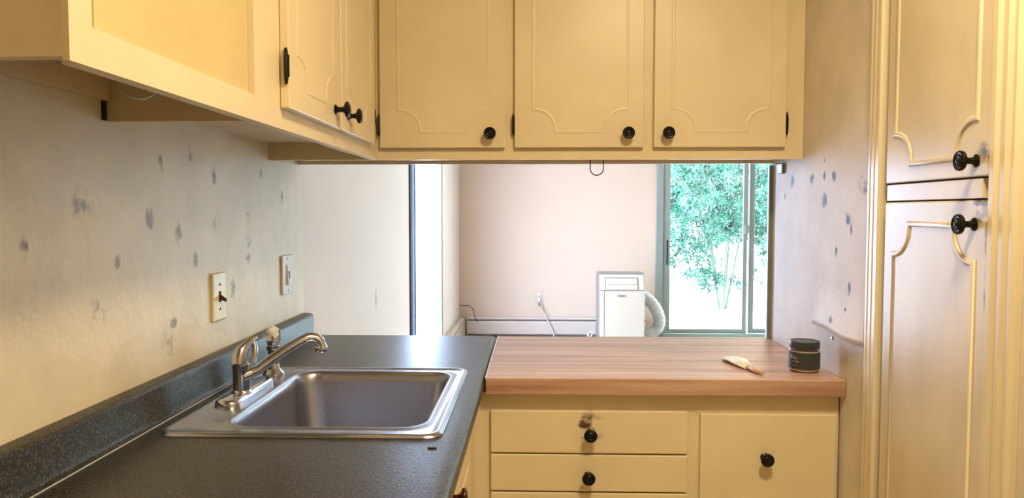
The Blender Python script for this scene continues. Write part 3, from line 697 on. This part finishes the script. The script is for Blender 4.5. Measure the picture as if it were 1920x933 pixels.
for i, strokes in enumerate((((0,0,.003,.012),(.003,.009,.010,.012),(.003,.004,.010,.007)), ((0,0,.003,.012),(.008,0,.011,.012),(.003,.009,.008,.012),(.003,0,.008,.003)),
                             ((0,0,.003,.012),(.004,.005,.007,.012),(.008,0,.011,.012)), ((0,0,.003,.012),(.003,.009,.010,.012),(.003,.004,.010,.007)), ((0,0,.003,.012),(.003,.009,.010,.012),(.003,0,.010,.003),(.003,.0045,.009,.0075)))):
    for a, b, c, d in strokes:
        x = .778 + i*.0165; bm_.box(x+a*1.3, x+c*1.3, AY0-.0052, AY0-.0039, .528+b*1.5, .528+d*1.5)
obj('brand_mark', bm_, 'grey', ac)
obj('side_port', MB().lathe([(.03,0),(.03,.008),(.022,.010)], (AX1, 7.20, .27), (1,0,0), 20), 'grey', ac, smooth=True)
for wx in (AX0+.05, AX1-.05):
    for wy in (AY0+.05, AY1-.05):
        obj('caster', MB().lathe([(.019,-.012),(.020,-.008),(.020,.008),(.019,.012)], (wx, wy, .0205), (1,0,0), 16), 'grey', ac, smooth=True)
hs = smooth_path([(1.02,7.42,.50),(1.07,7.40,.49),(1.14,7.37,.44),(1.195,7.35,.36),(1.225,7.34,.265),(1.20,7.33,.18),(1.13,7.31,.135),(1.06,7.31,.12)], 16)
n_ = len(hs); obj('exhaust_hose', MB().tube(hs, [.056+(.006 if i % 3 == 0 else (-.004 if i % 3 == 1 else .001)) for i in range(n_)], 18), 'hose', ac, smooth=True, angle=1.4)
bd = []
for i in range(60):
    a = i*.62; bd.append((.535+.018*math.cos(a)-.0008*i, 7.10+.0015*i, .17-.0022*i+.020*math.sin(a)))
obj('cord_coil', MB().tube(bd, .006, 6), 'cord', ac, smooth=True)

# ================================================================== outside: shrubs seen through the patio door
def shrub(name, label, cx, cy, rx, ry, z0, z1, n, lf_len, m, seed):
    rnd = random.Random(seed); t = thing(name, label, 'shrub', (cx, cy, -.1)); zc, rz = (z0+z1)/2, (z1-z0)/2
    tips = []
    while len(tips) < n:
        x, y, zz = rnd.uniform(-1,1), rnd.uniform(-1,1), rnd.uniform(-1,1); d = x*x+y*y+zz*zz
        if d > 1 or d < .12: continue
        # uneven outline: drop clusters by a coarse pattern
        if math.sin(3.1*x*rx+seed)*math.sin(2.7*zz*rz*1.3+1.7*seed) < -.45: continue
        tips.append(Vector((cx+x*rx, cy+y*ry, zc+zz*rz)))
    st = MB(); base = Vector((cx, cy, -.1))
    for k in range(5):
        a = 2*PI*k/5+seed; top = Vector((cx+rx*.55*math.cos(a), cy+ry*.55*math.sin(a), zc+rz*.5))
        st.tube(smooth_path([base+Vector((.05*math.cos(a), .05*math.sin(a), 0)), base.lerp(top, .45)+Vector((0,0,.15)), top], 4), [.020-.015*i/8 for i in range(9)], 7)
    for p in tips[::6]:
        q = Vector((cx, cy, zc-rz*.3)).lerp(p, .55); st.tube([q, q.lerp(p, .5)+Vector((0,0,.03)), p], [.008, .006, .003], 5)
    obj('branches', st, 'bark', t, smooth=True)
    lv = MB()
    for p in tips:
        ax = Vector((rnd.uniform(-1,1), rnd.uniform(-1,.4), rnd.uniform(-.5,.7))).normalized(); e1 = ax.orthogonal().normalized(); e2 = ax.cross(e1)
        k = rnd.randint(6, 9); a0 = rnd.uniform(0, 6)
        for i in range(k):
            a = a0+2*PI*i/k; d = (e1*math.cos(a)+e2*math.sin(a)+ax*rnd.uniform(-.1,.7)).normalized(); L = lf_len*rnd.uniform(.7,1.25)
            s = d.cross(ax).normalized()*L*.15; dr = Vector((0,0,-L*rnd.uniform(.02,.2)))
            b = p+d*.01; mid = p+d*L*.5; up = s.cross(d).normalized()*L*.04
            lv.add([b, mid+s+up, p+d*L+dr, mid-s+up, mid], [(0,4,1),(1,4,2),(2,4,3),(3,4,0)])
    f = obj('foliage', lv.mesh_fast('foliage'), m, t); f['kind'] = 'stuff'
    return t
def mesh_fast(s, name):
    me = bpy.data.meshes.new(name); me.from_pydata(s.v, [], s.f); me.update(); return me
MB.mesh_fast = mesh_fast
shrub('leafy_shrub', 'tall leafy green shrub outside the patio door, nearest the glass', 2.75, 11.0, 1.15, .8, .15, 3.0, 1150, .11, 'leaf', 1)
shrub('leafy_shrub', 'green shrub outside behind the right half of the patio door', 5.0, 11.9, 1.0, .7, .1, 2.9, 520, .115, 'leaf', 2)
shrub('hedge_tree', 'dense pale green tree mass far behind the shrubs outside', 3.3, 15.5, 2.9, 1.3, .6, 5.2, 2600, .20, 'leaf_far', 5)
